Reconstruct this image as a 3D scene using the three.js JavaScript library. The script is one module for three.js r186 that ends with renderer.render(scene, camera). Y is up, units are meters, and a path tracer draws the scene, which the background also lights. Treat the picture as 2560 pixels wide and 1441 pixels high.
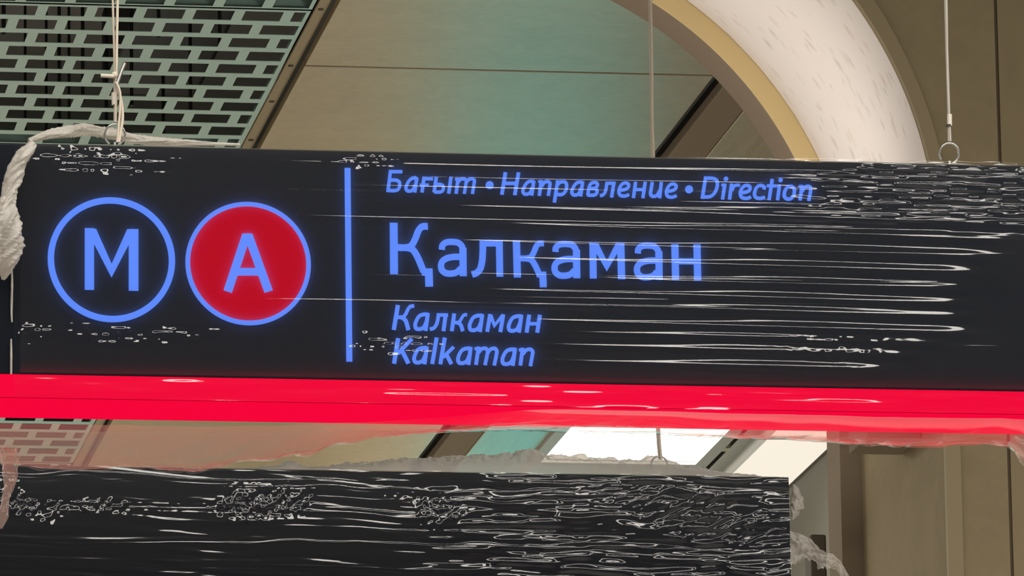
import * as THREE from 'three';
import { mergeGeometries } from 'three/addons/utils/BufferGeometryUtils.js';
import { RoundedBoxGeometry } from 'three/addons/geometries/RoundedBoxGeometry.js';
import { RectAreaLightUniformsLib } from 'three/addons/lights/RectAreaLightUniformsLib.js';

RectAreaLightUniformsLib.init();
const scene = new THREE.Scene();
scene.background = new THREE.Color(0x000000);
const renderer = new THREE.WebGLRenderer({ antialias: true });
renderer.toneMapping = THREE.LinearToneMapping;
renderer.toneMappingExposure = 1.0;
renderer.shadowMap.enabled = true;

// ---------------------------------------------------------------- camera
const W = 2560, H = 1441, F = 18080.27;
const rad = THREE.MathUtils.degToRad;
const PITCH = rad(12.1806), YAW = rad(9.27178), ROLL = rad(0.86246);
const V = (x, y, z) => new THREE.Vector3(x, y, z);
const fw = V(Math.sin(YAW) * Math.cos(PITCH), Math.sin(PITCH), -Math.cos(YAW) * Math.cos(PITCH));
const r0 = V(Math.cos(YAW), 0, Math.sin(YAW)), u0 = r0.clone().cross(fw);
const right = r0.clone().multiplyScalar(Math.cos(ROLL)).addScaledVector(u0, -Math.sin(ROLL));
const up = u0.clone().multiplyScalar(Math.cos(ROLL)).addScaledVector(r0, Math.sin(ROLL));
const eye = V(-2.07888, 1.6, 12.73426);
const camera = new THREE.PerspectiveCamera(2 * Math.atan(H / 2 / F) * 180 / Math.PI, W / H, 0.1, 200);
camera.position.copy(eye);
camera.quaternion.setFromRotationMatrix(new THREE.Matrix4().makeBasis(right, up, fw.clone().negate()));
scene.add(camera);
const ray = (x, y) => fw.clone().addScaledVector(right, (x - W / 2) / F).addScaledVector(up, -(y - H / 2) / F);
const onZ = (x, y, z = 0) => { const d = ray(x, y); return eye.clone().addScaledVector(d, (z - eye.z) / d.z); };   // pixel -> point on an upright plane
const onY = (x, y, Y) => { const d = ray(x, y); return eye.clone().addScaledVector(d, (Y - eye.y) / d.y); };        // pixel -> point on a level plane

// ---------------------------------------------------------------- helpers
let seed = 7;
const rnd = () => { seed = (seed * 1664525 + 1013904223) >>> 0; return seed / 4294967296; };
const perm = Array.from({ length: 512 }, () => rnd());
const hash = (i, j, k = 0) => { let h = (i * 374761393 + j * 668265263 + k * 2147483647) | 0; h = Math.imul(h ^ (h >>> 13), 1274126177); return ((h ^ (h >>> 16)) >>> 0) / 4294967296; };
const fade = (t) => t * t * t * (t * (t * 6 - 15) + 10);
function noise(x, y, k = 0) {          // value noise, -1..1
  const i = Math.floor(x), j = Math.floor(y), a = fade(x - i), b = fade(y - j);
  const l = THREE.MathUtils.lerp;
  return 2 * l(l(hash(i, j, k), hash(i + 1, j, k), a), l(hash(i, j + 1, k), hash(i + 1, j + 1, k), a), b) - 1;
}
const sstep = (a, b, x) => { const t = Math.min(1, Math.max(0, (x - a) / (b - a))); return t * t * (3 - 2 * t); };
const gauss = (x, c, s) => Math.exp(-(((x - c) / s) ** 2));
function curve(pts, x) {               // piecewise smooth interpolation through [x, y] pairs
  if (x <= pts[0][0]) return pts[0][1];
  for (let i = 1; i < pts.length; i++) if (x <= pts[i][0]) {
    const [a, b] = [pts[i - 1], pts[i]], t = (x - a[0]) / (b[0] - a[0]), s = t * t * (3 - 2 * t);
    return a[1] + (b[1] - a[1]) * s;
  }
  return pts[pts.length - 1][1];
}
const taken = {};
const numbered = (n) => { const k = taken[n] = (taken[n] ?? -1) + 1; return k ? `${n}_${String(k).padStart(3, '0')}` : n; };
function shade(o) { o.castShadow = o.receiveShadow = true; return o; }
function thing(name, label, category, at = [0, 0, 0], group) {
  const g = new THREE.Group(); g.name = numbered(name); g.position.set(...at);
  g.userData = { label, category }; if (group) g.userData.group = group;
  scene.add(g); return g;
}
function part(parent, name, geo, mat, label) {          // geometry is given in world coordinates
  const root = parent;
  const p = V(0, 0, 0); let q = root; while (q && q !== scene) { p.add(q.position); q = q.parent; }
  geo.translate(-p.x, -p.y, -p.z);
  const m = shade(new THREE.Mesh(geo, mat)); m.name = name; if (label) m.userData.label = label;
  root.add(m); return m;
}
function solo(name, geo, mat, label, category, group) {
  const m = shade(new THREE.Mesh(geo, mat)); m.name = numbered(name); m.userData = { label, category }; if (group) m.userData.group = group;
  scene.add(m); return m;
}
function struct(name, geo, mat, label, category = 'wall') {
  const m = shade(new THREE.Mesh(geo, mat)); m.name = name; m.userData = { kind: 'structure', label, category }; scene.add(m); return m;
}
function structGroup(name, label, category = 'wall') {
  const g = new THREE.Group(); g.name = name; g.userData = { kind: 'structure', label, category }; scene.add(g); return g;
}
const box = (x0, x1, y0, y1, z0, z1) => new THREE.BoxGeometry(Math.abs(x1 - x0), Math.abs(y1 - y0), Math.abs(z1 - z0)).translate((x0 + x1) / 2, (y0 + y1) / 2, (z0 + z1) / 2);
const rbox = (x0, x1, y0, y1, z0, z1, r) => new RoundedBoxGeometry(Math.abs(x1 - x0), Math.abs(y1 - y0), Math.abs(z1 - z0), 2, r).translate((x0 + x1) / 2, (y0 + y1) / 2, (z0 + z1) / 2);
function grid(nu, nv, f) {             // surface f(u, v) -> Vector3
  const p = [], uv = [], idx = [];
  for (let j = 0; j <= nv; j++) for (let i = 0; i <= nu; i++) { const v = f(i / nu, j / nv); p.push(v.x, v.y, v.z); uv.push(i / nu, j / nv); }
  for (let j = 0; j < nv; j++) for (let i = 0; i < nu; i++) { const a = j * (nu + 1) + i, b = a + 1, c = a + nu + 1, d = c + 1; idx.push(a, b, d, a, d, c); }
  const g = new THREE.BufferGeometry();
  g.setAttribute('position', new THREE.Float32BufferAttribute(p, 3)); g.setAttribute('uv', new THREE.Float32BufferAttribute(uv, 2)); g.setIndex(idx);
  g.computeVertexNormals(); return g;
}
function tube(pts, r, seg = 24, rs = 8) { return new THREE.TubeGeometry(new THREE.CatmullRomCurve3(pts), seg, r, rs, false); }
function ring(cx, cy, z, r, tubeR, a0, a1, seg = 40, tilt = 0) {   // an open eye hook in an upright plane
  const pts = []; for (let i = 0; i <= seg; i++) { const a = a0 + (a1 - a0) * i / seg; pts.push(V(cx + r * Math.cos(a), cy + r * Math.sin(a), z + r * Math.sin(a) * tilt)); }
  return new THREE.TubeGeometry(new THREE.CatmullRomCurve3(pts), seg, tubeR, 8, false);
}
function canvasTexture(w, h, draw, srgb = true) {
  const c = document.createElement('canvas'); c.width = w; c.height = h; draw(c.getContext('2d'), w, h);
  const t = new THREE.CanvasTexture(c); t.wrapS = t.wrapT = THREE.RepeatWrapping; if (srgb) t.colorSpace = THREE.SRGBColorSpace; return t;
}
function noiseTexture(n, base, amp, scales) {          // fine mottled paint
  const d = new Uint8Array(n * n * 4);
  for (let j = 0; j < n; j++) for (let i = 0; i < n; i++) {
    let s = 0; for (const [f, a] of scales) s += a * noise(i / n * f, j / n * f, f);
    for (let c = 0; c < 3; c++) d[(j * n + i) * 4 + c] = Math.max(0, Math.min(255, base + amp * s));
    d[(j * n + i) * 4 + 3] = 255;
  }
  const t = new THREE.DataTexture(d, n, n); t.wrapS = t.wrapT = THREE.RepeatWrapping; t.magFilter = THREE.LinearFilter; t.colorSpace = THREE.SRGBColorSpace; t.needsUpdate = true; return t;
}

// ---------------------------------------------------------------- materials
const rgb = (r, g, b) => new THREE.Color().setRGB(r, g, b);
const std = (color, roughness, extra = {}) => new THREE.MeshPhysicalMaterial({ color, roughness, ...extra });
const paintMottle = noiseTexture(256, 244, 11, [[8, .5], [23, .3], [64, .35]]);
const BEIGE = rgb(.315, .256, .156);       // one beige paint on ceiling boards, walls and trim; only the gloss differs
const M = {
  beige: std(BEIGE, .5, { map: paintMottle }),
  ceilingPanel: std(BEIGE, .24, { map: paintMottle, specularIntensity: 1 }),
  wallPanel: std(BEIGE, .85, { map: paintMottle, specularIntensity: .2 }),
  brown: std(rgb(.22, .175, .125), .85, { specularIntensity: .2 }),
  tan: std(rgb(.62, .48, .23), .5),
  trim: std(BEIGE, .65, { specularIntensity: .3 }),
  teal: std(rgb(.30, .47, .43), .42),
  tealWall: std(rgb(.04, .42, .43), .45),
  dark: std(rgb(.03, .03, .03), .7),
  slab: std(rgb(.46, .44, .42), .9),
  greyFrame: std(rgb(.42, .44, .42), .5),
  floor: std(rgb(.46, .43, .39), .3, { map: paintMottle }),
  plaster: std(rgb(.21, .20, .18), .8),
  black: std(rgb(.009, .011, .016), .14, { specularIntensity: .3 }),
  steel: std(rgb(.55, .55, .53), .3, { metalness: 1 }),
  cord: std(rgb(.62, .55, .45), .7),
  cordGrey: std(rgb(.42, .39, .34), .7),
  sleeve: std(rgb(.60, .55, .47), .4),
  rod: std(rgb(.012, .014, .016), .6),
};
const glow = (r, g, b, k = 1) => new THREE.MeshPhysicalMaterial({ color: 0x050505, roughness: 1, specularIntensity: 0, emissive: rgb(r, g, b), emissiveIntensity: k });
const blueGlow = glow(.115, .262, 1.0, 1.06);
const redGlow = glow(.93, .0012, .042, 1.0);
const redDisc = glow(.50, .0004, .012, 1.0);
const LAMP = [1, .945, .87];
const film = new THREE.MeshPhysicalMaterial({ color: 0xffffff, roughness: .05, transmission: 1, thickness: 0, ior: 1.53, side: THREE.DoubleSide });
const filmHaze = new THREE.MeshPhysicalMaterial({ color: 0xffffff, roughness: .42, transmission: 1, thickness: 0, ior: 1.03, side: THREE.DoubleSide });
const filmLoose = new THREE.MeshPhysicalMaterial({ color: rgb(.86, .84, .80), roughness: .46, transmission: 1, thickness: 0, ior: 1.08, side: THREE.DoubleSide });
const filmCrisp = new THREE.MeshPhysicalMaterial({ color: 0xffffff, roughness: .08, transmission: 1, thickness: 0, ior: 1.26, side: THREE.DoubleSide });
const filmPale = new THREE.MeshPhysicalMaterial({ color: rgb(.86, .83, .78), roughness: .45, transmission: .58, thickness: 0, ior: 1.5, side: THREE.DoubleSide });
const filmBunch = new THREE.MeshPhysicalMaterial({ color: rgb(.80, .76, .70), roughness: .4, transmission: .62, thickness: 0, ior: 1.5, side: THREE.DoubleSide });

// ---------------------------------------------------------------- the hall
const CEIL = 6.2;                       // level of the lower ceiling behind the arch
const FRONT = 7.0;                      // level of the ceiling over the signs
struct('floor', box(-9, 9, -.3, 0, -26, 24), M.floor, 'pale stone station floor', 'floor');
struct('wall_left', box(-9.3, -9, 0, 9.9, -26, 24), M.plaster, 'beige side wall of the hall', 'wall');
struct('wall_right', box(9, 9.3, 0, 8.2, -3.4, 24), M.plaster, 'beige side wall of the hall opposite', 'wall');
struct('wall_rear', box(-9.3, 9.3, 0, 8.2, 24, 24.3), M.plaster, 'beige end wall of the hall', 'wall');
struct('wall_end', box(-9.3, 9.3, 0, 9.9, -26.3, -26), M.beige, 'beige far end wall', 'wall');
struct('ceiling', box(-9.3, 9.3, FRONT, FRONT + .3, -3.72, 24.3), M.plaster, 'high plaster ceiling over the hanging signs', 'ceiling');
struct('ceiling_slab', box(-9.3, 9.3, 8.1, 9.9, -26.3, -3.7), M.slab, 'grey concrete slab high above the ceiling panels', 'ceiling');
struct('wall_bulkhead', box(-9.3, 9.3, FRONT, 8.099, -3.73, -3.95), M.slab, 'concrete bulkhead over the arch', 'wall');

// recessed ceiling lights: a glowing diffuser in a frame and an area light of the same size
function ceilingLight(x0, x1, z0, z1, Y, k, label, group, depth = .05, frame = .04) {
  const g = thing('ceiling_light', label, 'ceiling light', [(x0 + x1) / 2, Y, (z0 + z1) / 2], group);
  part(g, 'frame', mergeGeometries([box(x0 - frame, x0, Y - .012, Y + depth, z0 - frame, z1 + frame), box(x1, x1 + frame, Y - .012, Y + depth, z0 - frame, z1 + frame), box(x0, x1, Y - .012, Y + depth, z0 - frame, z0), box(x0, x1, Y - .012, Y + depth, z1, z1 + frame)]), M.greyFrame, 'light grey metal frame');
  part(g, 'diffuser', box(x0, x1, Y, Y + .02, z0, z1), glow(...LAMP, Math.min(k, 3)), 'glowing white diffuser');
  const l = new THREE.RectAreaLight(new THREE.Color().setRGB(...LAMP), k, x1 - x0, z1 - z0);
  l.rotation.x = -Math.PI / 2; l.position.set(0, -.003, 0); l.castShadow = true; g.add(l);
  return g;
}
// rows of luminous panels over the hall: the film's highlights are their reflections
const HALL = 8;
for (const [z0, z1, k, label] of [[1.6, 2.4, 11.2, 'short luminous panel in the row nearest the signs'], [5.7, 7.0, 11.2, 'wide luminous panel in the row further from the signs']])
  for (let i = 0; i < 6; i++) ceilingLight(-2.6 + i * 1.5, -2.6 + i * 1.5 + 1.42, z0, z1, FRONT - .03, k, label, 'luminous panels of the high ceiling', .028, .03);
for (const x of [-7.6, 7.0]) for (let i = 0; i < 3; i++) ceilingLight(x - .7, x + .7, 1.5 + i * 4, 4.1 + i * 4, FRONT - .03, 7.5, x < 0 ? 'large unseen luminous panel added over the left aisle as fill light' : 'large unseen luminous panel added over the right aisle as fill light', 'added aisle fill panels', .028, .03);  // added fill panels, set aside so the film does not mirror them
for (let i = 0; i < 4; i++) { const z1 = i ? -12.9 - i * 2.9 : -9.0; ceilingLight(1.885, 2.418, z1 - 2.0, z1, CEIL, [6, 27, 58, 66][i], i ? 'unseen luminous panel added to light the far side wall' : 'bright white luminous ceiling panel beside the black slot', 'luminous panels of the lower ceiling'); }  // first panel is in view; the rest are added, hidden, to light the side wall
for (let i = 0; i < 4; i++) { const z1 = -7.6 - i * 4.4; ceilingLight(-4.6, -2.4, z1 - 2.6, z1, CEIL, 30, 'unseen luminous panel added over the far aisle for bounce light', 'added bounce panels over the far aisle'); }  // added out of view to bounce light up to the lower ceiling

// ---------------------------------------------------------------- arch wall, z = -3.5
const AX = .581, AY = 5.277, AR = 1.0046, ZF = -3.5, ZA = -4.41, ZB = -4.57, RIB = .952;
function archShape(R, x1, y1, top) {     // region right of and above the arch opening
  const s = new THREE.Shape(); const xr = AX + R;
  s.moveTo(xr, y1); s.lineTo(x1, y1); s.lineTo(x1, top); s.lineTo(-9, top); s.lineTo(-9, AY + R); s.lineTo(AX, AY + R);
  for (let i = 1; i <= 64; i++) { const a = Math.PI / 2 * (1 - i / 64); s.lineTo(AX + R * Math.cos(a), AY + R * Math.sin(a)); }
  s.lineTo(xr, y1); return s;
}
const ex = (shape, z0, z1, curveSegments = 24) => new THREE.ExtrudeGeometry(shape, { depth: Math.abs(z0 - z1), bevelEnabled: false, curveSegments }).translate(0, 0, Math.min(z0, z1));
const UPLIGHT = 5.2;
const archWall = structGroup('wall_arch', 'beige panelled wall pierced by a rounded arch');
const XJ = 1.741;                         // upright joint in the wall cladding
{
  const wall = archWall;
  const s = archShape(AR + .0, XJ - .004, 0, FRONT);
  part(wall, 'wall_panel', ex(s, ZF + .012, ZF), M.wallPanel, 'beige cladding round the arch');
  part(wall, 'wall_panel', box(XJ + .004, 3.4, 0, FRONT, ZF + .012, ZF), M.wallPanel, 'beige cladding panel right of the upright joint');
  part(wall, 'wall_panel', box(3.408, 9, 0, FRONT, ZF + .012, ZF), M.wallPanel);
  part(wall, 'backing', box(XJ - .1, 9, 0, FRONT, ZF - .0005, ZF - .2), M.brown);
  // raised border that follows the arch
  const b = new THREE.Shape(); const G = (a) => [.457 + 1.165 * Math.cos(a), 5.240 + 1.165 * Math.sin(a)];
  const N = 60; b.moveTo(AX + AR, 3.2);
  for (let i = 0; i <= N; i++) { const a = i / N * 1.2; b.lineTo(AX + AR * Math.cos(a), AY + AR * Math.sin(a)); }
  for (let i = N; i >= 0; i--) { const a = i / N * 1.19; b.lineTo(...G(a)); }
  b.lineTo(1.622, 3.2); b.lineTo(AX + AR, 3.2);
  part(wall, 'arch_border', ex(b, ZF + .028, ZF + .012), M.trim, 'thin raised olive border along the arch edge');
  // soffit and jamb behind the front edge
  const jamb = new THREE.Shape(); jamb.moveTo(AX + AR, 0); jamb.lineTo(2.9, 0); jamb.lineTo(2.9, 5.149); jamb.lineTo(AX + AR, 5.149); jamb.lineTo(AX + AR, 0);
  part(wall, 'jamb', ex(jamb, ZF - .001, ZA), M.wallPanel, 'beige inner face of the arch pier');
  const shell = archShape(AR + .02, 2.9, 5.15, FRONT);
  part(wall, 'soffit_shell', ex(shell, ZF - .001, ZA), M.plaster);
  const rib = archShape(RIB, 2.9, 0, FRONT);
  part(wall, 'rib', ex(rib, ZA - .006, ZB), M.brown, 'arch rib behind the arch lining, its shade put into the brown');  // dark brown carries the shade on the underside of the rib
  const lip = archShape(RIB, AX + AR + .02, 5.2, AY + AR + .02);
  part(wall, 'rib_lip', ex(lip, ZA, ZA - .005), M.tan, 'upper front face of the arch rib, its lit tone put into the tan');  // yellow wash on the rib painted as a tan face; stays brown lower down
}
// curved lining of the arch, smudged
{
  const smudge = canvasTexture(1024, 1024, (c, w, h) => {
    c.fillStyle = '#ffffff'; c.fillRect(0, 0, w, h);
    for (let i = 0; i < 230; i++) {
      const x = rnd() * w, y = rnd() * h, L = 5 + rnd() * 13, t = 5 + rnd() * 15;
      c.save(); c.translate(x, y); c.rotate(.5 + (rnd() - .5) * 1.8);
      const k = rnd(); c.fillStyle = k < .3 ? `rgba(196,168,150,${.05 + .12 * rnd()})` : `rgba(186,182,176,${.05 + .14 * rnd()})`;
      c.beginPath(); c.ellipse(0, 0, L, t, 0, 0, 7); c.fill(); c.beginPath(); c.ellipse(L * .2, t * .2, L * .5, t * .5, .3, 0, 7); c.fill(); c.restore();
    }
  });
  const m = std(rgb(.80, .75, .71), .7, { map: smudge, side: THREE.DoubleSide, specularIntensity: .4 });
  part(archWall, 'soffit_panel', grid(90, 6, (u, v) => { const a = -.12 + u * (Math.PI / 2 + .12), z = (ZF - .001) + v * (ZA + .003 - ZF); return a < 0 ? V(AX + AR + .001, AY + a * 1.05, z) : V(AX + (AR + .001) * Math.cos(a), AY + (AR + .001) * Math.sin(a), z); }), m, 'smudged cream lining of the rounded arch');
}
// uplight on an arm from the pier that washes the arch lining
{
  const at = V(.96, 5.2, -3.95), aim = V(1.42, 5.98, -3.95), w = .5, d = .72;
  const g = thing('uplight', 'broad uplight on an arm from the arch pier', 'lamp', at.toArray());
  const dir = aim.clone().sub(at).normalize(), tilt = -Math.atan2(dir.x, dir.y);
  const turned = (geo) => geo.rotateZ(tilt).translate(at.x, at.y, at.z);
  part(g, 'housing', turned(new RoundedBoxGeometry(w + .05, .06, d + .05, 2, .01).translate(0, -.034, 0)), M.greyFrame, 'grey metal housing');
  part(g, 'diffuser', turned(box(-w / 2, w / 2, -.004, .002, -d / 2, d / 2)), glow(1, .905, .84, 1.5), 'glowing diffuser');
  part(g, 'arm', box(1.12, 1.584, 5.12, 5.15, -3.98, -3.92), M.greyFrame, 'grey arm');
  const l = new THREE.RectAreaLight(rgb(1, .905, .84), UPLIGHT, w, d); l.castShadow = true;
  l.position.copy(dir).multiplyScalar(.004); l.lookAt(dir.clone().multiplyScalar(.004).add(at).sub(dir)); g.add(l);
}
solo('pier_bracket', rbox(1.455, 1.584, 4.855, 4.93, -3.72, -3.94, .003), M.brown, 'small brown bracket on the inner face of the arch pier', 'bracket');
// ---------------------------------------------------------------- lower ceiling behind the arch
const holeW = .099, holeD = .098, PX = .126, PZ = .1405, TH = .0015, EDGE = .316;
function perforated(z1, z0, label, lattice = 0) {     // z1 near edge, z0 far edge
  const x0 = -1.07, s = new THREE.Shape();
  s.moveTo(x0, -z1); s.lineTo(EDGE, -z1); s.lineTo(EDGE, -z0); s.lineTo(x0, -z0); s.lineTo(x0, -z1);
  const first = Math.ceil((-5.097 - (z1 - .055)) / PZ * -1 - 1e-6);
  for (let r = -200; r < 200; r++) {
    const zc = -5.097 - r * PZ; if (zc + holeD / 2 > z1 - .012 || zc - holeD / 2 < z0 + .012) continue;
    const off = ((r % 2) + 2) % 2 ? PX / 2 : 0;
    for (let k = -8; k < 8; k++) {
      let a = -.309 + off + k * PX - holeW / 2, b = a + holeW; a = Math.max(a, x0 + .014); b = Math.min(b, EDGE - .014); if (b - a < .02) continue;
      const p = new THREE.Path(); const y0 = -(zc + holeD / 2), y1 = -(zc - holeD / 2);
      p.moveTo(a, y0); p.lineTo(a, y1); p.lineTo(b, y1); p.lineTo(b, y0); p.lineTo(a, y0); s.holes.push(p);
    }
  }
  const g = new THREE.ExtrudeGeometry(s, { depth: TH, bevelEnabled: false }).rotateX(-Math.PI / 2).translate(0, CEIL, 0);
  const t = thing('perforated_ceiling_panel', label, 'ceiling panel', [(x0 + EDGE) / 2, CEIL, (z1 + z0) / 2], 'perforated ceiling panels');
  part(t, 'perforated_sheet', g, M.teal, 'teal sheet with staggered square holes');
  const rim = [box(x0, EDGE, CEIL, CEIL + .03, z1, z1 - .004), box(x0, EDGE, CEIL, CEIL + .03, z0, z0 + .004), box(EDGE - .004, EDGE, CEIL, CEIL + .03, z1, z0), box(x0, x0 + .004, CEIL, CEIL + .03, z1, z0)];
  part(t, 'rim', mergeGeometries(rim), M.teal, 'turned-up teal rim');
  return t;
}
perforated(-4.80, -5.019, 'narrow teal perforated ceiling panel next to the arch');
perforated(-5.025, -6.565, 'teal perforated ceiling panel above the hanging cord');
for (let i = 0; i < 4; i++) perforated(-6.571 - i * 1.546, -6.571 - i * 1.546 - 1.54, 'teal perforated ceiling panel hidden further behind the sign');
// hangers and cables above the holes
for (const [px, py0, py1, r] of [[40, 20, 70, .0055], [306, 20, 60, .005], [435, 30, 60, .005], [590, 60, 90, .005], [205, 250, 270, .004]]) {
  const a = onY(px, py0, CEIL);
  for (let k = 0; k < 3; k++) solo('hanger_rod', new THREE.CylinderGeometry(r, r, 8.1 - CEIL - .02, 10).translate(a.x + .01 * k, (8.1 + CEIL) / 2 + .01, a.z - .35 - k * .75), M.rod, 'thin black hanger rod seen through the ceiling holes', 'rod', 'hanger rods above the ceiling');
}
solo('duct', rbox(.02, .3, 6.55, 6.8, -7.4, -4.9, .02), M.rod, 'dark duct above the perforated panels', 'duct');

// beige edge profile with screws
{
  const t = thing('edge_profile', 'beige edge profile with screws beside the perforated panels', 'trim', [.34, CEIL, -8]);
  const s = new THREE.Shape(); s.moveTo(.3185, CEIL + .03); s.lineTo(.3185, CEIL - .004); s.lineTo(.338, CEIL - .004);
  s.quadraticCurveTo(.352, CEIL - .002, .356, CEIL + .02); s.lineTo(.366, CEIL + .03); s.lineTo(.3185, CEIL + .03);
  part(t, 'profile', new THREE.ExtrudeGeometry(s, { depth: 7.95, bevelEnabled: false, curveSegments: 10 }).translate(0, 0, -12.75), M.trim);
  for (const z of [-4.99, -5.59, -5.99, -6.44, -6.9]) {
    part(t, 'screw', new THREE.CylinderGeometry(.0075, .0075, .004, 14).translate(.3315, CEIL - .005, z), std(rgb(.10, .085, .05), .5), 'dark screw head');
    part(t, 'screw_slot', box(.326, .337, CEIL - .008, CEIL - .005, z - .0012, z + .0012), M.dark);
  }
}
const ceilingBoard = (x0, x1, z0, z1, mat, label, y = CEIL, name = 'ceiling_board') => solo(name, rbox(x0, x1, y, y + .025, z0, z1, .003), mat, label, 'ceiling panel', 'beige ceiling boards');
ceilingBoard(.372, 1.469, -5.602, -4.76, M.ceilingPanel, 'glossy beige ceiling board between the arch and the first joint');
ceilingBoard(.372, 1.469, -7.2, -5.614, M.ceilingPanel, 'glossy beige ceiling board directly behind the first joint');
for (let i = 0; i < 6; i++) ceilingBoard(.372, 1.469, -7.208 - (i + 1) * 1.59 + .008, -7.208 - i * 1.59, M.ceilingPanel, 'glossy beige ceiling board further back in the row');
solo('ceiling_slot', box(1.469, 1.515, CEIL + .05, CEIL + .06, -16, -4.76), M.dark, 'dark open slot beside the beige ceiling boards', 'slot');
solo('ceiling_rail', rbox(1.515, 1.6205, CEIL, CEIL + .03, -16, -4.76, .003), M.brown, 'brown ceiling rail between the dark slot and the green-grey boards', 'trim');
for (let i = 0; i < 5; i++) solo('ceiling_board', rbox(1.6225, 1.845, CEIL, CEIL + .025, -4.76 - i * 2.6 - 2.595, -4.76 - i * 2.6, .003), M.ceilingPanel, 'narrow glossy ceiling board beside the luminous panels', 'ceiling panel', 'narrow ceiling boards');
solo('ceiling_rail', rbox(1.845, 1.885, CEIL + .006, CEIL + .03, -25, -11.05, .002).translate(0, 0, 0), M.greyFrame, 'grey rail in line with the luminous panels', 'trim');
struct('ceiling_far', box(1.885, 2.418, CEIL + .04, CEIL + .06, -26, -4.76), M.ceilingPanel, 'beige ceiling strip above the luminous panels', 'ceiling');
solo('ceiling_rail', rbox(2.458, 2.463, CEIL - .012, CEIL + .03, -16, -4.76, .001), M.greyFrame, 'thin grey rail along the black slot', 'trim');
solo('ceiling_slot', box(2.463, 2.490, CEIL + .04, CEIL + .05, -16, -4.76), M.dark, 'narrow black slot beside the bright luminous panel', 'slot');
solo('slot_bracket', rbox(2.460, 2.492, CEIL - .004, CEIL + .02, -10.80, -10.74, .002), std(rgb(.45, .44, .30), .5), 'small olive bracket bridging the narrow black slot', 'bracket');
// curved cove beside it, with its own light
{
  const t = thing('ceiling_cove', 'curved cream ceiling cove with a cove light', 'cove', [2.66, CEIL, -10]);
  part(t, 'cove', grid(24, 2, (u, v) => { const x = 2.490 + u * .17, z = -25 + v * 20.2; return V(x, CEIL + .05 * Math.sin(u * Math.PI / 2) ** 2, z); }), M.greyFrame, 'grey-green curved flank');
  part(t, 'light_sheet', grid(8, 2, (u, v) => V(2.600 + u * .222, CEIL + .012 - .012 * u, -25 + v * 20.2)), new THREE.MeshStandardMaterial({ color: 0x777777, emissive: rgb(.86, .78, .66), emissiveIntensity: 1, side: THREE.DoubleSide }), 'glowing cream sheet');
}
struct('ceiling_back', box(-1.078, 1.845, CEIL, CEIL + .03, -26, -16.8), M.ceilingPanel, 'beige ceiling at the far end of the hall', 'ceiling');
struct('ceiling_aisle', box(-1.078, .366, CEIL, CEIL + .03, -16.8, -12.76), M.ceilingPanel, 'beige ceiling behind the perforated panels', 'ceiling');
struct('ceiling_left', box(-9, -1.078, CEIL, CEIL + .03, -26, -4.76), M.ceilingPanel, 'beige ceiling over the far aisle', 'ceiling');
// side wall behind the arch, clad with beige and teal boards
struct('wall_side', box(2.832, 3.1, 0, 8.09, -14.0, -4.75), std(rgb(.11, .105, .078), .6), 'side wall behind the arch pier, its dimness put into the olive-brown', 'wall');  // colour darkened to look dimly lit despite the luminous panel close by
struct('wall_side_teal', box(2.832, 3.1, 0, 8.09, -19.3, -14.0), M.tealWall, 'teal clad stretch of the far side wall', 'wall');
struct('wall_side_far', box(2.832, 3.1, 0, 8.09, -26, -19.3), M.beige, 'beige far end of the side wall', 'wall');
{ const a = onZ(2026, 1336, -4.72), b = onZ(2069, 1470, -4.72); solo('junction_box', rbox(a.x, b.x, b.y, a.y, -4.72, -4.80, .006), std(rgb(.07, .058, .04), .8), 'small dark brown box behind the arch pier', 'box'); }

// ---------------------------------------------------------------- the lit direction sign
const SX0 = -1.12, SX1 = 1.012, SY0 = 4.163, SY1 = 4.635, SRED = 4.209, SD = .175;
const sign = thing('direction_sign', 'lit black direction sign with a red strip, wrapped in film', 'sign', [.05, SY0, -SD / 2]);
part(sign, 'housing', rbox(SX0, SX1, SRED, SY1, 0, -SD, .002), M.black, 'black housing');
part(sign, 'red_light_strip', rbox(SX0, SX1, SY0 + .0035, SRED - .0005, .0005, -SD, .0015), redGlow, 'glowing red strip along the bottom');
part(sign, 'red_underside', box(SX0, SX1, SY0, SY0 + .0025, -.003, -SD), redGlow, 'glowing red underside');
part(sign, 'seam', box(SX0 + .001, SX1 - .001, SY0 + .001, SY0 + .005, -.004, -SD + .004), std(rgb(.10, .003, .01), .5));
{
  const l = new THREE.RectAreaLight(rgb(1, .0013, .045), .93, SX1 - SX0, SD - .01); l.rotation.x = -Math.PI / 2; l.position.set((SX0 + SX1) / 2 - .05, -.001, 0); l.castShadow = true; sign.add(l);
}
const LZ = .0035;                        // letters stand proud of the face
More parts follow.
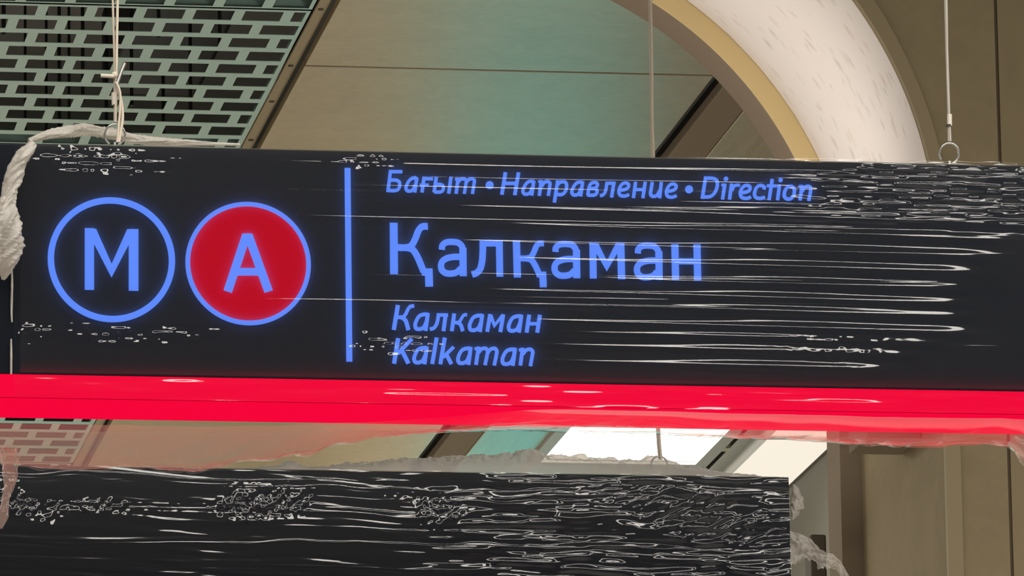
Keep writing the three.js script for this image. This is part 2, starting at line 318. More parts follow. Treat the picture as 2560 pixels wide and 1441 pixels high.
function strokeGeo(pts, w, closed = false) {      // a flat bar along a centreline; pts are points of the sign face, w is in metres
  const n = pts.length, L = [], R = [];
  for (let i = 0; i < n; i++) {
    const p = pts[i], a = closed ? pts[(i - 1 + n) % n] : pts[Math.max(0, i - 1)], b = closed ? pts[(i + 1) % n] : pts[Math.min(n - 1, i + 1)];
    let d1 = V(p.x - a.x, p.y - a.y, 0), d2 = V(b.x - p.x, b.y - p.y, 0);
    if (d1.length() < 1e-9) d1 = d2.clone(); if (d2.length() < 1e-9) d2 = d1.clone();
    d1.normalize(); d2.normalize();
    const m = V(-(d1.y + d2.y), d1.x + d2.x, 0); const k = m.length(); if (k < 1e-6) m.set(-d1.y, d1.x, 0); else m.divideScalar(k);
    const c = Math.max(.62, m.x * -d1.y + m.y * d1.x), h = w / 2 / c;
    L.push([p.x + m.x * h, p.y + m.y * h]); R.push([p.x - m.x * h, p.y - m.y * h]);
  }
  const pos = [], tri = (a, b, c) => pos.push(...a, ...b, ...c), f = ([x, y]) => [x, y, LZ], q = ([x, y]) => [x, y, 0];
  const m = closed ? n : n - 1;
  for (let i = 0; i < m; i++) {
    const j = (i + 1) % n;
    tri(f(R[i]), f(R[j]), f(L[j])); tri(f(R[i]), f(L[j]), f(L[i]));
    tri(q(R[i]), q(R[j]), f(R[j])); tri(q(R[i]), f(R[j]), f(R[i]));
    tri(f(L[i]), f(L[j]), q(L[j])); tri(f(L[i]), q(L[j]), q(L[i]));
  }
  if (!closed) for (const [i, s] of [[0, 1], [n - 1, -1]]) { const A = s > 0 ? [L[i], R[i]] : [R[i], L[i]]; tri(q(A[0]), q(A[1]), f(A[1])); tri(q(A[0]), f(A[1]), f(A[0])); }
  const g = new THREE.BufferGeometry(); g.setAttribute('position', new THREE.Float32BufferAttribute(pos, 3)); g.computeVertexNormals(); return g;
}
const PXM = .000742;                     // metres per picture pixel on the sign face
function disc(px, py, r, seg = 40) { const c = onZ(px, py); return new THREE.CylinderGeometry(r, r, LZ, seg).rotateX(Math.PI / 2).translate(c.x, c.y, LZ / 2); }
// strokes are written in an enlarged view of the sign face: origin and scale of that view, then [width, x, y, x, y ...]; a width below zero means a smooth curve
function glyph(view, strokes, dx = 0, dy = 0, dots = []) {
  const [ox, oy, s] = view, geos = [];
  for (const [w, ...c] of strokes) {
    let pts = []; for (let i = 0; i < c.length; i += 2) pts.push(onZ(ox + (c[i] + dx) / s, oy + (c[i + 1] + dy) / s));
    const closed = c.length > 6 && c[0] === c[c.length - 2] && c[1] === c[c.length - 1];
    if (closed) pts.pop();
    if (w < 0) pts = new THREE.CatmullRomCurve3(pts, closed, 'centripetal').getPoints(pts.length * 6);
    if (w < 0 && closed) pts.pop();
    geos.push(strokeGeo(pts, Math.abs(w) / s * PXM * .995, closed));
  }
  for (const [x, y, r] of dots) { const c = disc(ox + (x + dx) / s, oy + (y + dy) / s, r / s * PXM).toNonIndexed(); c.deleteAttribute('uv'); geos.push(c); }
  for (const g of geos) if (g.attributes.uv) g.deleteAttribute('uv');
  return part(sign, 'letter', mergeGeometries(geos), blueGlow, 'glowing blue letter');
}
{
  // emblem circles
  const c1 = onZ(278.45, 650.1), c2 = onZ(620.2, 659.7), R1 = .1157, R2 = .1146;
  const ringGeo = (c, ro, ri) => { const s = new THREE.Shape(); s.absarc(c.x, c.y, ro, 0, Math.PI * 2, false); const h = new THREE.Path(); h.absarc(c.x, c.y, ri, 0, Math.PI * 2, true); s.holes.push(h); return new THREE.ExtrudeGeometry(s, { depth: LZ, bevelEnabled: false, curveSegments: 96 }); };
  part(sign, 'emblem_ring', ringGeo(c1, R1, R1 - .0114), blueGlow, 'glowing blue ring round the letter M');
  part(sign, 'emblem_disc', new THREE.CylinderGeometry(R2 - .0084, R2 - .0084, .002, 96).rotateX(Math.PI / 2).translate(c2.x, c2.y, .001), redDisc, 'glowing red disc');
  part(sign, 'emblem_ring', ringGeo(c2, R2, R2 - .0084), blueGlow, 'glowing blue ring round the red disc');
  glyph([110, 480, 4.238], [[96, 480, 388, 480, 1040], [100, 948, 398, 948, 1050], [90, 507, 410, 715, 838, 921, 417]]);
  glyph([0, 340, 2.3244], [[50, 1431, 577, 1322, 907], [50, 1441, 577, 1560, 907], [44, 1370, 792, 1515, 792], [12, 1416, 575, 1456, 575]]);
  const a = onZ(868.5, 421), b = onZ(873, 905);
  part(sign, 'divider_bar', strokeGeo([a, b], .0108), blueGlow, 'glowing blue upright bar');

  const v1 = [960, 410, 9.1429], v2 = [1240, 420, 9.1429], v3 = [1500, 430, 9.1429], v4 = [1740, 430, 8.5333], v5 = [960, 550, 6.0952], v6 = [1340, 560, 5.9535], v7 = [970, 755, 6.4];
  // first line
  const aI = [[-74, 748, 335, 650, 333, 575, 385, 520, 480, 498, 560, 530, 618, 600, 625, 665, 585, 705, 480], [76, 748, 318, 700, 656]];
  const eI = [[-72, 470, 425, 580, 402, 640, 360, 650, 300, 610, 262, 540, 262, 480, 310, 435, 400, 430, 480, 460, 540, 530, 560, 600, 550, 660, 522]];
  glyph(v1, [[74, 148, 146, 84, 648], [74, 118, 182, 415, 185], [-74, 120, 378, 280, 380, 345, 420, 356, 490, 335, 570, 270, 612, 88, 612]]);
  glyph(v1, aI);
  glyph(v1, [[78, 914, 305, 865, 656], [74, 885, 341, 1116, 346], [64, 815, 488, 1018, 488]]);
  glyph(v1, [[78, 1192, 303, 1142, 655], [-72, 1170, 478, 1290, 478, 1345, 510, 1356, 560, 1335, 620, 1280, 648, 1145, 648], [78, 1527, 308, 1475, 682]]);
  glyph(v1, [[60, 1622, 358, 1700, 350], [75, 1690, 322, 1645, 686], [-72, 1695, 420, 1750, 360, 1830, 350, 1876, 385, 1868, 460, 1832, 688], [-72, 1885, 420, 1945, 358, 2020, 348, 2062, 385, 2056, 450, 2018, 690]]);
  part(sign, 'bullet', disc(960 + 2410 / 9.1429, 410 + 490 / 9.1429, 9.9 * PXM), blueGlow);
  glyph(v2, [[82, 212, 108, 130, 616], [82, 512, 112, 425, 626], [74, 190, 360, 465, 360]]);
  glyph(v2, aI, 113, -20);
  glyph(v2, [[56, 960, 320, 1040, 315], [78, 1033, 290, 985, 642], [-75, 1040, 430, 1100, 340, 1180, 318, 1227, 355, 1224, 430, 1190, 642]]);
  glyph(v2, [[78, 1408, 290, 1330, 796], [-75, 1395, 400, 1465, 335, 1560, 325, 1607, 375, 1605, 470, 1570, 560, 1500, 613, 1380, 610]]);
  glyph(v2, aI, 1230, 0);
  glyph(v2, [[-72, 2092, 640, 2125, 440, 2160, 370, 2220, 340, 2290, 345, 2316, 385, 2300, 435, 2250, 470, 2130, 478], [-74, 2240, 474, 2298, 510, 2302, 570, 2270, 615, 2200, 632, 2085, 626]]);
  glyph(v3, [[70, 122, 265, 352, 265], [76, 316, 232, 260, 590], [-72, 152, 265, 132, 400, 102, 490, 50, 540, -4, 545]]);
  glyph(v3, eI);
  glyph(v3, [[75, 810, 233, 760, 602], [75, 1030, 236, 975, 604], [66, 800, 410, 1000, 410]]);
  glyph(v3, [[-75, 1192, 238, 1162, 420, 1150, 500, 1172, 550, 1220, 566, 1290, 545, 1365, 430], [75, 1397, 238, 1358, 606]]);
  glyph(v3, eI, 1085, 25);
  part(sign, 'bullet', disc(1500 + 2030 / 9.1429, 430 + 405 / 9.1429, 9.9 * PXM), blueGlow);
  glyph(v4, [[72, 205, 106, 128, 576], [-70, 170, 142, 350, 144, 430, 180, 452, 260, 430, 380, 380, 470, 300, 530, 135, 541]]);
  glyph(v4, [[54, 540, 286, 640, 286], [72, 612, 258, 562, 592]], 0, 0, [[635, 155, 48]]);
  glyph(v4, [[72, 757, 256, 710, 594], [-64, 765, 400, 805, 315, 860, 288, 932, 293]]);
  glyph(v4, [[-70, 975, 450, 1080, 430, 1140, 390, 1145, 325, 1100, 295, 1040, 300, 980, 350, 945, 430, 945, 500, 975, 550, 1040, 570, 1110, 565, 1165, 538]]);
  glyph(v4, [[-70, 1445, 378, 1452, 330, 1400, 300, 1340, 300, 1285, 345, 1250, 430, 1245, 500, 1275, 550, 1340, 570, 1400, 565, 1465, 542]]);
  glyph(v4, [[72, 1622, 160, 1555, 604], [60, 1508, 302, 1700, 306]]);
  glyph(v4, [[54, 1715, 311, 1800, 311], [72, 1778, 282, 1735, 608]], 0, 0, [[1800, 180, 46]]);
  glyph(v4, [[-72, 2040, 318, 2090, 370, 2092, 450, 2060, 540, 2000, 582, 1930, 580, 1882, 530, 1885, 440, 1920, 360, 1980, 318, 2040, 318]]);
  glyph(v4, [[54, 2188, 316, 2265, 312], [72, 2258, 288, 2215, 612], [-70, 2262, 420, 2320, 335, 2395, 312, 2440, 345, 2440, 410, 2400, 624]]);
  // second line
  const aU = [[-92, 880, 458, 888, 392, 940, 350, 1040, 340, 1130, 355, 1182, 405, 1200, 480], [106, 1200, 430, 1205, 860], [-94, 1165, 568, 1050, 570, 950, 592, 888, 635, 866, 700, 882, 770, 940, 815, 1030, 822, 1110, 800, 1170, 740]];
  glyph(v5, [[118, 145, 50, 151, 830], [-100, 190, 425, 350, 424, 415, 395, 475, 290, 525, 165, 580, 108, 664, 102], [-98, 330, 426, 430, 455, 495, 545, 550, 665, 604, 797], [104, 572, 798, 733, 798], [116, 678, 746, 687, 1020]]);
  glyph(v5, aU);
  glyph(v5, [[90, 1456, 363, 1806, 363], [101, 1754, 320, 1763, 868], [-98, 1504, 320, 1502, 500, 1490, 650, 1460, 755, 1405, 815, 1340, 836]]);
  glyph(v5, [[108, 2015, 325, 2030, 880], [-86, 2050, 590, 2180, 590, 2240, 565, 2288, 480, 2325, 395, 2365, 366, 2432, 362], [-88, 2150, 590, 2235, 610, 2290, 680, 2365, 838], [86, 2325, 838, 2466, 838], [104, 2416, 796, 2425, 1030]]);
  const k5 = 6.0952;
  glyph(v5, aU, 283.8 * k5, 5.3 * k5);
  glyph(v6, [[100, 843, 287, 850, 816], [106, 1258, 290, 1271, 826], [96, 878, 310, 1052, 634, 1226, 314]]);
  glyph(v5, aU, 489.8 * k5, 9.2 * k5);
  glyph(v6, [[105, 2064, 308, 2075, 838], [106, 2393, 310, 2404, 846], [88, 2070, 560, 2395, 563]]);
  // third line
  const aK = [[-58, 640, 207, 570, 206, 500, 232, 450, 310, 432, 380, 450, 432, 510, 440, 570, 408, 612, 320], [61, 636, 185, 598, 467]];
  glyph(v7, [[66, 156, 58, 90, 452], [-56, 125, 248, 235, 246, 278, 205, 320, 120, 358, 78, 416, 70], [-62, 205, 247, 272, 295, 325, 456]]);
  glyph(v7, aK);
  glyph(v7, [[52, 778, 214, 957, 216], [60, 922, 192, 885, 472], [-56, 807, 205, 790, 310, 760, 390, 720, 430, 668, 440]]);
  glyph(v7, [[60, 1057, 192, 1018, 472], [-50, 1040, 335, 1125, 331, 1162, 292, 1192, 238, 1222, 212, 1262, 212], [-56, 1100, 333, 1155, 365, 1195, 474]]);
  glyph(v7, aK, 870, 18);
  glyph(v7, [[60, 1632, 203, 1585, 482], [60, 1842, 207, 1795, 487], [54, 1638, 215, 1702, 382, 1832, 218]]);
  glyph(v7, aK, 1495, 28);
  glyph(v7, [[62, 2257, 212, 2215, 496], [62, 2427, 214, 2385, 497], [52, 2240, 355, 2405, 355]]);
  // fourth line
  glyph(v7, [[66, 160, 588, 95, 992], [62, 380, 597, 158, 832], [64, 222, 785, 325, 992]]);
  glyph(v7, aK, -17, 535);
  glyph(v7, [[62, 776, 578, 705, 997]]);
  glyph(v7, [[62, 906, 578, 835, 1001], [56, 1048, 727, 878, 892], [58, 932, 845, 1012, 1001]]);
  glyph(v7, aK, 685, 545);
  glyph(v7, [[46, 1383, 756, 1445, 750], [58, 1448, 722, 1405, 1012], [-56, 1450, 815, 1495, 760, 1560, 751, 1592, 790, 1582, 860, 1550, 1016], [-56, 1598, 815, 1645, 760, 1710, 753, 1738, 795, 1730, 860, 1697, 1022]]);
  glyph(v7, aK, 1395, 560);
  glyph(v7, [[46, 2092, 776, 2155, 770], [58, 2153, 742, 2115, 1022], [-56, 2160, 840, 2208, 778, 2275, 765, 2312, 800, 2306, 860, 2275, 1032]]);
}

// ---------------------------------------------------------------- the second sign, further back
const S2X1 = 1.1364, S2Z = -3.10, S2X0 = -.79;
const sign2 = thing('unlit_sign', 'black hanging sign wrapped tightly in wrinkled film, behind the lit one', 'sign', [(S2X0 + S2X1) / 2, SY0, S2Z - SD / 2]);
part(sign2, 'housing', rbox(S2X0, S2X1, SRED, SY1, S2Z, S2Z - SD, .002), M.black, 'black housing');
part(sign2, 'red_strip', rbox(S2X0, S2X1, SY0, SRED - .0005, S2Z, S2Z - SD, .0015), std(rgb(.3, .002, .02), .4), 'dark red strip');

// ---------------------------------------------------------------- hooks and cords
function hook(name, label, x, z, tilt, a0, a1, r = .0185) {
  const cy = SY1 + .042;
  const g = thing(name, label, 'hook', [x, SY1, z]);
  const o = ring(x, cy, z, r, .0022, a0, a1, 40, tilt);
  part(g, 'eye', o, M.steel, 'open steel loop');
  part(g, 'shank', new THREE.CylinderGeometry(.0022, .0022, .03, 10).translate(x, SY1 + .013, z), M.steel);
  return g;
}
{
  const z = -SD / 2, P = (x, y, dz = 0) => onZ(x, y, z + dz), T = (x) => { const p = onZ(x, 0, z); return V(p.x, FRONT - .002, z); };
  hook('eye_hook', 'steel eye hook with a knotted double cord, on the sign top', P(287, 350).x, z, .25, -1.2, 4.2);
  const c = thing('hanging_cord', 'cream double cord with crimp and tied knot holding the emblem end', 'cord', [P(287, 300).x, SY1, z]);
  part(c, 'strand', tube([P(287, 306), P(286, 262), P(287, 200), P(285, 100), P(283, 40), P(282, 0), V(P(281, 0).x, FRONT - .002, z)], .0022, 40), M.cord);
  part(c, 'strand', tube([P(289, 306, .006), P(290, 262, .006), P(291, 200, .006), P(292, 100, .006), P(294, 0, .006), V(P(295, 0).x, FRONT - .002, z + .006)], .0026, 40), M.cord);
  part(c, 'loose_tail', tube([P(288, 205, .01), P(296, 225, .012), P(304, 260, .012), P(306, 300, .012), P(300, 335, .012), P(297, 356, .012)], .0030, 30), M.cord, 'loose cream cord tail');
  part(c, 'loose_tail', tube([P(290, 205, .015), P(300, 230, .017), P(300, 270, .017), P(297, 310, .016), P(293, 356, .014)], .0022, 30), M.cord);
  part(c, 'sleeve', tube([P(285, 232, .003), P(286, 263, .003)], .0050, 4, 10), M.sleeve, 'crimped sleeve');
  part(c, 'knot', new THREE.SphereGeometry(.0068, 14, 10).scale(1, 1, .8).translate(P(287, 190, .006).x, P(287, 190).y, z + .006), M.cord);
  part(c, 'tie_end', tube([P(252, 189, .006), P(268, 190, .008), P(284, 191, .008)], .0038, 8), M.sleeve, 'short cut tie end');
  part(c, 'crimp_tube', tube([P(312, 158, .012), P(302, 183, .012), P(291, 214, .012)], .0034, 8), M.steel, 'slanted grey metal tube');
}
{
  const z = -SD / 2, P = (x, y, dz = 0) => onZ(x, y, z + dz);
  hook('eye_hook', 'steel eye hook at the blank end of the sign', P(2373, 378).x, z, .3, -1.15, 3.75);
  const c = thing('hanging_cord', 'grey-cream cord with a sleeve and black band above the blank end', 'cord', [P(2372, 350).x, SY1, z]);
  part(c, 'strand', tube([P(2373, 354), P(2372, 318), P(2372, 280), P(2367, 120), P(2364, 0), V(P(2361, 0).x, FRONT - .002, z)], .0029, 40), M.cordGrey);
  part(c, 'strand', tube([P(2376, 354, .003), P(2374, 320, .003), P(2373, 290, .003), P(2369, 200, .003), P(2366, 0, .003), V(P(2363, 0).x, FRONT - .002, z + .003)], .0022, 40), M.cordGrey);
  part(c, 'sleeve', tube([P(2374, 286, .002), P(2374, 316, .002)], .0046, 4, 10), M.sleeve, 'pale sleeve');
  part(c, 'band', tube([P(2372, 312, .002), P(2372, 316, .002)], .0054, 2, 12), M.dark, 'black band');
}
{
  const z = S2Z - SD / 2, P = (x, y, dz = 0) => onZ(x, y, z + dz);
  const h = hook('eye_hook', 'steel eye hook under film on the rear sign', P(1648, 1165).x, z, .2, -1.2, 4.1);
  const c = thing('hanging_cord', 'grey twisted cord rising behind the lit sign from the rear one', 'cord', [P(1648, 1150).x, SY1, z]);
  part(c, 'strand', tube([P(1649, 1150), P(1644, 1090), P(1638, 740), P(1630, 380), P(1624, 0), V(P(1620, 0).x, FRONT - .002, z)], .0032, 60), M.cord);
  part(c, 'strand', tube([P(1653, 1150, .004), P(1648, 1090, .004), P(1640, 740, .004), P(1634, 380, .004), P(1631, 300, .006), P(1630, 150, .004), P(1627, 0, .004), V(P(1623, 0).x, FRONT - .002, z + .004)], .0032, 60), M.cord);
}

// ---------------------------------------------------------------- stretch film
// fold pattern: coordinates are picture-sized units along the sign (0..2560) and down from its top edge (0..635)
const UX = (x) => 28 + (x + .9157) / .000742, UY = (y) => (SY1 - y) / .000748;
const foldTips = [[2555, 153], [2530, 193], [2500, 238], [2470, 278], [2438, 321], [2448, 358], [2456, 391], [2450, 430], [2398, 458], [2318, 489], [2245, 528]];
const lineSet = Array.from({ length: 150 }, () => ({ y: rnd() * 640, x: rnd() * 2600, L: 250 + rnd() * 900, s: 1.3 + rnd() * 1.3, a: (rnd() - .25) * .4 }));
function foldHeight(X, Y) {            // in units of a picture pixel
  let h = 0;
  const drift = 7 * noise(X / 1100, Y / 240, 3) + 1.5 * noise(X / 420, Y / 120, 5);
  const Yd = Y + drift;
  // tight fine draw lines
  const env = .06 + .2 * sstep(500, 1000, X) + .4 * sstep(1500, 2000, X), calm = 1 - .7 * sstep(1900, 2250, X) * sstep(130, 190, Y);
  h += calm * env * (.34 * noise(X / 1400, Yd / 9, 11) + .10 * noise(X / 900, Yd / 5, 12) + .6 * noise(X / 1800, Yd / 26, 13));
  for (const l of lineSet) { const dy = (Yd - l.y) / l.s; if (Math.abs(dy) < 3) h += calm * (.12 + .22 * sstep(300, 900, X) + env) * l.a * Math.exp(-dy * dy) * gauss(X, l.x, l.L); }
  // long folds that die out towards the blank end
  for (const [tx, ty] of foldTips) {
    const sg = 3.2 + 11.8 * sstep(1350, 2150, X), dy = (Y - ty + (tx - X) * .012) / sg; if (Math.abs(dy) > 3) continue;
    const e = (.34 * sstep(950, 1500, X) + .66 * sstep(1550, 2200, X)) * (1 - .55 * sstep(tx - 600, tx - 120, X)) * (1 - sstep(tx - 140, tx + 12, X));
    h += .38 * sg * e * Math.exp(-dy * dy);
  }
  // gentle bulge of the loose blank end
  h += 9 * sstep(2200, 2650, X) * (.5 + .5 * Math.sin(Y / 635 * Math.PI)) + 3 * sstep(1900, 2600, X) * noise(X / 300, Y / 130, 17);
  // crinkled bands
  const band = sstep(1850, 2350, X) * (1 - sstep(100, 190, Y));
  h += band * (2.6 * noise(X / 110, Yd / 10, 21) + 1.6 * noise(X / 45, Yd / 6, 22));
  const crink = gauss(X, 240, 130) * gauss(Y, 40, 30) + .9 * gauss(X, 900, 60) * gauss(Y, 30, 16) + .8 * gauss(X, 960, 120) * gauss(Y, 480, 26) + .7 * gauss(X, 330, 180) * gauss(Y, 470, 26) + .6 * gauss(X, 60, 60) * gauss(Y, 465, 30) + .4 * gauss(X, 2080, 120) * gauss(Y, 470, 30);
  if (crink > .02) h += crink * .5 * (3.2 * noise(X / 16, Y / 20, 31) + 1.8 * noise(X / 9, Y / 9, 32) + 2 * noise(X / 60, Y / 9, 33));
  // film laid over the red strip is looser
  const red = sstep(560, 590, Y);
  h += red * (.9 * noise(X / 260, Y / 22, 41) + .5 * noise(X / 110, Y / 12, 42));
  return h;
}
{
  const g = thing('stretch_film', 'clear stretch film pulled in long horizontal folds over the lit sign', 'film', [.05, SY0, .01]);
  part(g, 'outer_layer', grid(1000, 640, (u, v) => { const x = -.912 + u * (SX1 + .911), y = SY0 - .001 + v * (SY1 - SY0 + .004); return V(x, y, .0155 + .000742 * foldHeight(UX(x), UY(y))); }), film, 'glossy clear film with folds');
  part(g, 'inner_layer', grid(120, 40, (u, v) => { const x = -.90 + u * (SX1 + .90 - .002), y = SRED + .002 + v * (SY1 - SRED - .003); return V(x, y, .0088 + .0008 * noise(x * 9, y * 40, 51)); }), filmHaze, 'hazy inner film layer');
}
// lip and bumps of film along the sign top
function topFilm(name, label, x0, x1, zc, depth, crest, mat, n = 360, rough = 1) {
  const g = thing(name, label, 'film', [(x0 + x1) / 2, SY1, zc]);
  part(g, 'sheet', grid(n, 28, (u, v) => {
    const x = x0 + u * (x1 - x0), c = crest(x), a = Math.sin(v * Math.PI);
    const wob = rough * (.0022 * noise(x * 30, v * 9, 61) + .0016 * noise(x * 90, v * 14, 62) + .0008 * noise(x * 260, v * 22, 63)) * a;
    return V(x, SY1 + .0005 + Math.max(.003, c) * Math.pow(a, .6) + wob * Math.min(1, c / .01), zc + depth / 2 - v * depth + wob * .6);
  }), mat);
  return g;
}
{
  const c1 = [[-60, 6], [100, 6], [2040, 6], [2100, 7], [2160, 17], [2200, 14], [2260, 6], [2330, 9], [2400, 14], [2440, 8], [2480, 6], [2500, 18], [2530, 8], [2700, 8]];
  topFilm('stretch_film', 'thin lip of film along the top edge of the lit sign', -.80, SX1, -SD / 2, SD + .006, (x) => .00075 * curve(c1, UX(x)), filmPale, 700, .4);
  const px2 = (x) => (x - onZ(1000, 1182, S2Z).x) / ((onZ(1970, 1198, S2Z).x - onZ(1000, 1182, S2Z).x) / 970) + 1000;
  const c2 = [[-300, 4], [600, 8], [640, 12], [690, 22], [732, 34], [790, 18], [850, 26], [900, 30], [1000, 44], [1100, 52], [1200, 60], [1290, 62], [1310, 78], [1335, 80], [1375, 62], [1450, 60], [1540, 52], [1610, 52], [1640, 62], [1670, 50], [1740, 34], [1850, 18], [1950, 4], [2000, 2]];
  topFilm('stretch_film', 'pale bunched film ridge along the top of the rear sign', S2X0, S2X1, S2Z - SD / 2, SD + .006, (x) => .00092 * curve(c2, px2(x)), filmPale, 700, 2.2);
}
// tightly wrinkled film on the rear sign
const rearLines = Array.from({ length: 46 }, () => ({ y: rnd() * 320, x: rnd() * 1900, L: 150 + rnd() * 500, s: 1.3 + rnd() * 1.3, a: (rnd() - .2) * .28 }));
function rearHeight(X, Y) {
  let h = 0; const w = sstep(900, 1500, X), drift = 9 * noise(X / 260, Y / 90, 70) + 4 * noise(X / 90, Y / 40, 71), Yd = Y + drift;
  h += (.10 + .55 * w) * noise(X / 620, Yd / 11, 72) + .035 * noise(X / 400, Yd / 5, 73);
  h += w * (2.3 * noise(X / 84, Yd / 14, 74) + .5 * noise(X / 40, Yd / 7, 75) + 3.6 * noise(X / 180, Yd / 36, 76));
  const b = gauss(Y, 95, 38) * (1 - .8 * w) * sstep(-.1, .7, noise(X / 120, Y / 50, 77));
  for (const l of rearLines) { const dl = (Yd - l.y) / l.s; if (Math.abs(dl) < 3) h += l.a * Math.exp(-dl * dl) * gauss(X, l.x, l.L); }
  h += b * .62 * (2.8 * noise((X + Y * .5) / 13, Y / 22, 78) + 1.5 * noise(X / 8, Y / 10, 79));
  const d = gauss(X - (Y - 30) * 2.0, 1600, 130) * sstep(0, 60, Y) * (1 - sstep(140, 190, Y));
  h += d * 2.2 * noise((X - Y * 1.5) / 90, (X * .5 + Y) / 9, 80);
  h += .16 * noise((X + Y * 4) / 220, (Y - X * .1) / 10, 81) * gauss(X, 700, 600) + 5 * sstep(1500, 1960, X) * noise(X / 240, Y / 110, 82);
  return h;
}
{
  const pxx = (x) => 60 + (x + .6049) / .000913;
  const g = thing('stretch_film', 'crinkled stretch film pressed on the face of the rear sign', 'film', [(S2X0 + S2X1) / 2, SY0, S2Z]);
  part(g, 'sheet', grid(1300, 300, (u, v) => { const x = S2X0 + u * (S2X1 - S2X0 - .001), y = SY0 + .1 + v * (SY1 - SY0 - .099); const X = pxx(x), Y = (SY1 - y) / .00092; return V(x, y, S2Z + .009 + .00088 * rearHeight(X, Y)); }), film, 'glossy crinkled film');
}
// film sagging below the lit sign
{
  const sag = [[-60, 118], [120, 118], [300, 118], [420, 124], [500, 128], [560, 118], [640, 105], [760, 84], [880, 46], [960, 30], [1100, 22], [1280, 16], [1640, 20], [1800, 32], [2000, 36], [2200, 45], [2350, 44], [2480, 36], [2530, 44], [2600, 90]];
  const g = thing('loose_film', 'loose translucent film sagging under the red strip', 'film', [.05, SY0, -SD / 2]);
  const ridge = (x, y, k) => 1 - 2 * Math.abs(noise(x, y, k));
  const sheet = (lift, crisp) => (u, v) => {
    const x = SX0 + .001 + u * (SX1 - SX0 - .002), X = UX(x), s = curve(sag, X) * .00076, a = Math.sin(Math.PI * Math.min(1, v * .92 + .04));
    const loose = Math.min(1, s / .05), c = loose * (.012 * noise(X / 190, v * 3 + X / 400, 90) + .008 * ridge(X / 90 + v * 2, v * 5 + X / 300, 91) + crisp * .005 * ridge(X / 34 + v, v * 7, 92)) + .0012 * noise(X / 60, v * 12, 93);
    const zs = .012 - .135 * (1 - sstep(900, 1400, X));
    return V(x, SY0 - .002 - lift - s * Math.pow(a, .75) + c * a * .5, zs - v * (SD + zs + .012) + c * a * .6);
  };
  part(g, 'hazy_sheet', grid(500, 36, sheet(0, .4)), filmLoose);
  part(g, 'glossy_sheet', grid(800, 44, (u, v) => sheet(.003, 1)(u, .42 + .58 * v)), filmCrisp, 'crisp creased film');
}
// crumpled ropes of film
function rope(name, label, pts, mat, amp = .3, seg = 160) {       // pts: [px, py, z, radius in px]
  const P = pts.map(([x, y, z]) => onZ(x, y, z)), c = new THREE.CatmullRomCurve3(P), R = pts.map((p) => p[3] * .00073), fr = c.computeFrenetFrames(seg, false);
  const geo = grid(seg, 30, (u, v) => {
    const i = Math.round(u * seg), p = c.getPointAt(Math.min(1, u)), t = u * (R.length - 1), k = Math.min(R.length - 2, Math.floor(t)), r = R[k] + (R[k + 1] - R[k]) * (t - k), a = v * Math.PI * 2;
    const L = pts.length, rdg = (x, y, k) => 1 - 2 * Math.abs(noise(x, y, k)), n = 1 + amp * (.8 * rdg(u * L * 1.1 + Math.cos(a) * 1.3, Math.sin(a) * 1.3, 101) + .5 * rdg(u * L * 2.6 + Math.cos(a) * 2, Math.sin(a) * 2 + 9, 102) + .25 * rdg(u * L * 6 + Math.cos(a) * 4, Math.sin(a) * 4 + 3, 103) - .5);
    return p.clone().addScaledVector(fr.normals[i], Math.cos(a) * r * n).addScaledVector(fr.binormals[i], Math.sin(a) * r * n);
  });
  const b = P[P.length - 1], g = thing(name, label, 'film', [b.x, b.y, b.z]);
  part(g, 'crumpled_sheet', geo, mat); return g;
}
rope('film_bunch', 'thick bunch of film hanging round the emblem end of the lit sign', [[8, 700, .034, 4], [16, 660, .044, 26], [22, 600, .05, 34], [18, 540, .05, 32], [22, 490, .042, 20], [38, 430, .040, 18], [56, 392, .042, 20], [70, 374, .040, 17], [84, 358, .036, 10]], filmBunch, .32, 200);
rope('film_bunch', 'rope of bunched film lying over the top of the lit sign', [[72, 352, -.01, 7], [96, 343, -.015, 14], [150, 333, -.03, 15], [220, 325, -.10, 13], [290, 338, -.13, 14], [360, 351, -.13, 9], [470, 357, -.13, 5], [600, 362, -.13, 3]], filmBunch, .32, 260);
rope('film_strand', 'twisted film strand dangling from the lit sign corner', [[24, 1120, .04, 20], [24, 1160, .04, 22], [26, 1200, .04, 17], [14, 1250, .04, 11], [6, 1285, .04, 9], [4, 1300, .04, 15], [0, 1322, .04, 5]], filmLoose, .3, 120);
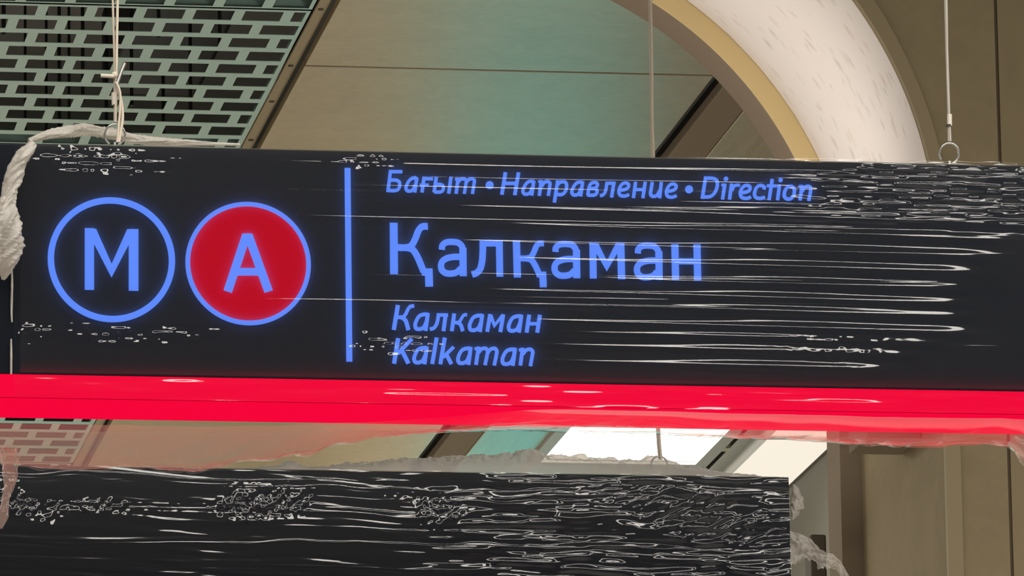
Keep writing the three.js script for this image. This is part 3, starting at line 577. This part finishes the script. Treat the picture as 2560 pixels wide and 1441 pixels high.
rope('film_strand', 'short film strand dangling under the blank end', [[2530, 1098, .04, 14], [2550, 1120, .04, 20], [2575, 1160, .04, 14], [2600, 1190, .04, 8]], filmLoose, .25, 60);
rope('film_strand', 'pale film edge standing in for the highlight along the upright corner of the lit sign', [[30, 668, .004, 2], [30, 720, .004, 3], [29, 790, .004, 3], [30, 806, .004, 2]], filmBunch, .2, 40);  // pale tube drawn in place of a glint on the film edge
rope('film_strand', 'short pale film edge standing in for the highlight just above the red strip corner', [[28, 848, .004, 2], [28, 900, .004, 3], [28, 936, .004, 2.5]], filmBunch, .2, 40);  // lower piece of the same drawn-in glint
rope('film_bunch', 'crumpled tuft of film at the rear sign corner', [[1984, 1212, S2Z - .04, 3], [1988, 1222, S2Z - .04, 12], [1990, 1240, S2Z - .04, 18], [1994, 1258, S2Z - .04, 20], [1988, 1278, S2Z - .04, 14], [1980, 1300, S2Z - .04, 4]], filmPale, .4, 80);
{
  const top = [[1968, 1326], [2000, 1338], [2024, 1348], [2050, 1374], [2062, 1381], [2084, 1384], [2104, 1404], [2122, 1441], [2150, 1500]], bot = [[1968, 1420], [1995, 1408], [2012, 1400], [2040, 1404], [2050, 1424], [2066, 1418], [2088, 1424], [2108, 1448], [2140, 1505]];
  const at = (L, u) => { const t = u * (L.length - 1), k = Math.min(L.length - 2, Math.floor(t)), f = t - k; return [L[k][0] + (L[k + 1][0] - L[k][0]) * f, L[k][1] + (L[k + 1][1] - L[k][1]) * f]; };
  const o = onZ(1975, 1360, S2Z - .06), g = thing('torn_film', 'torn flap of film sticking out from the rear sign end', 'film', [o.x, o.y, o.z]);
  part(g, 'flap', grid(90, 36, (u, v) => { const a = at(top, u), b = at(bot, u), jag = 5 * noise(u * 30, 3, 111) * v; const p = onZ(a[0] + (b[0] - a[0]) * v, a[1] + (b[1] - a[1]) * v + jag, S2Z - .06); p.z += .012 * noise(u * 9, v * 4, 112) + .006 * noise(u * 26, v * 9, 113); return p; }), filmPale);
}

renderer.render(scene, camera);
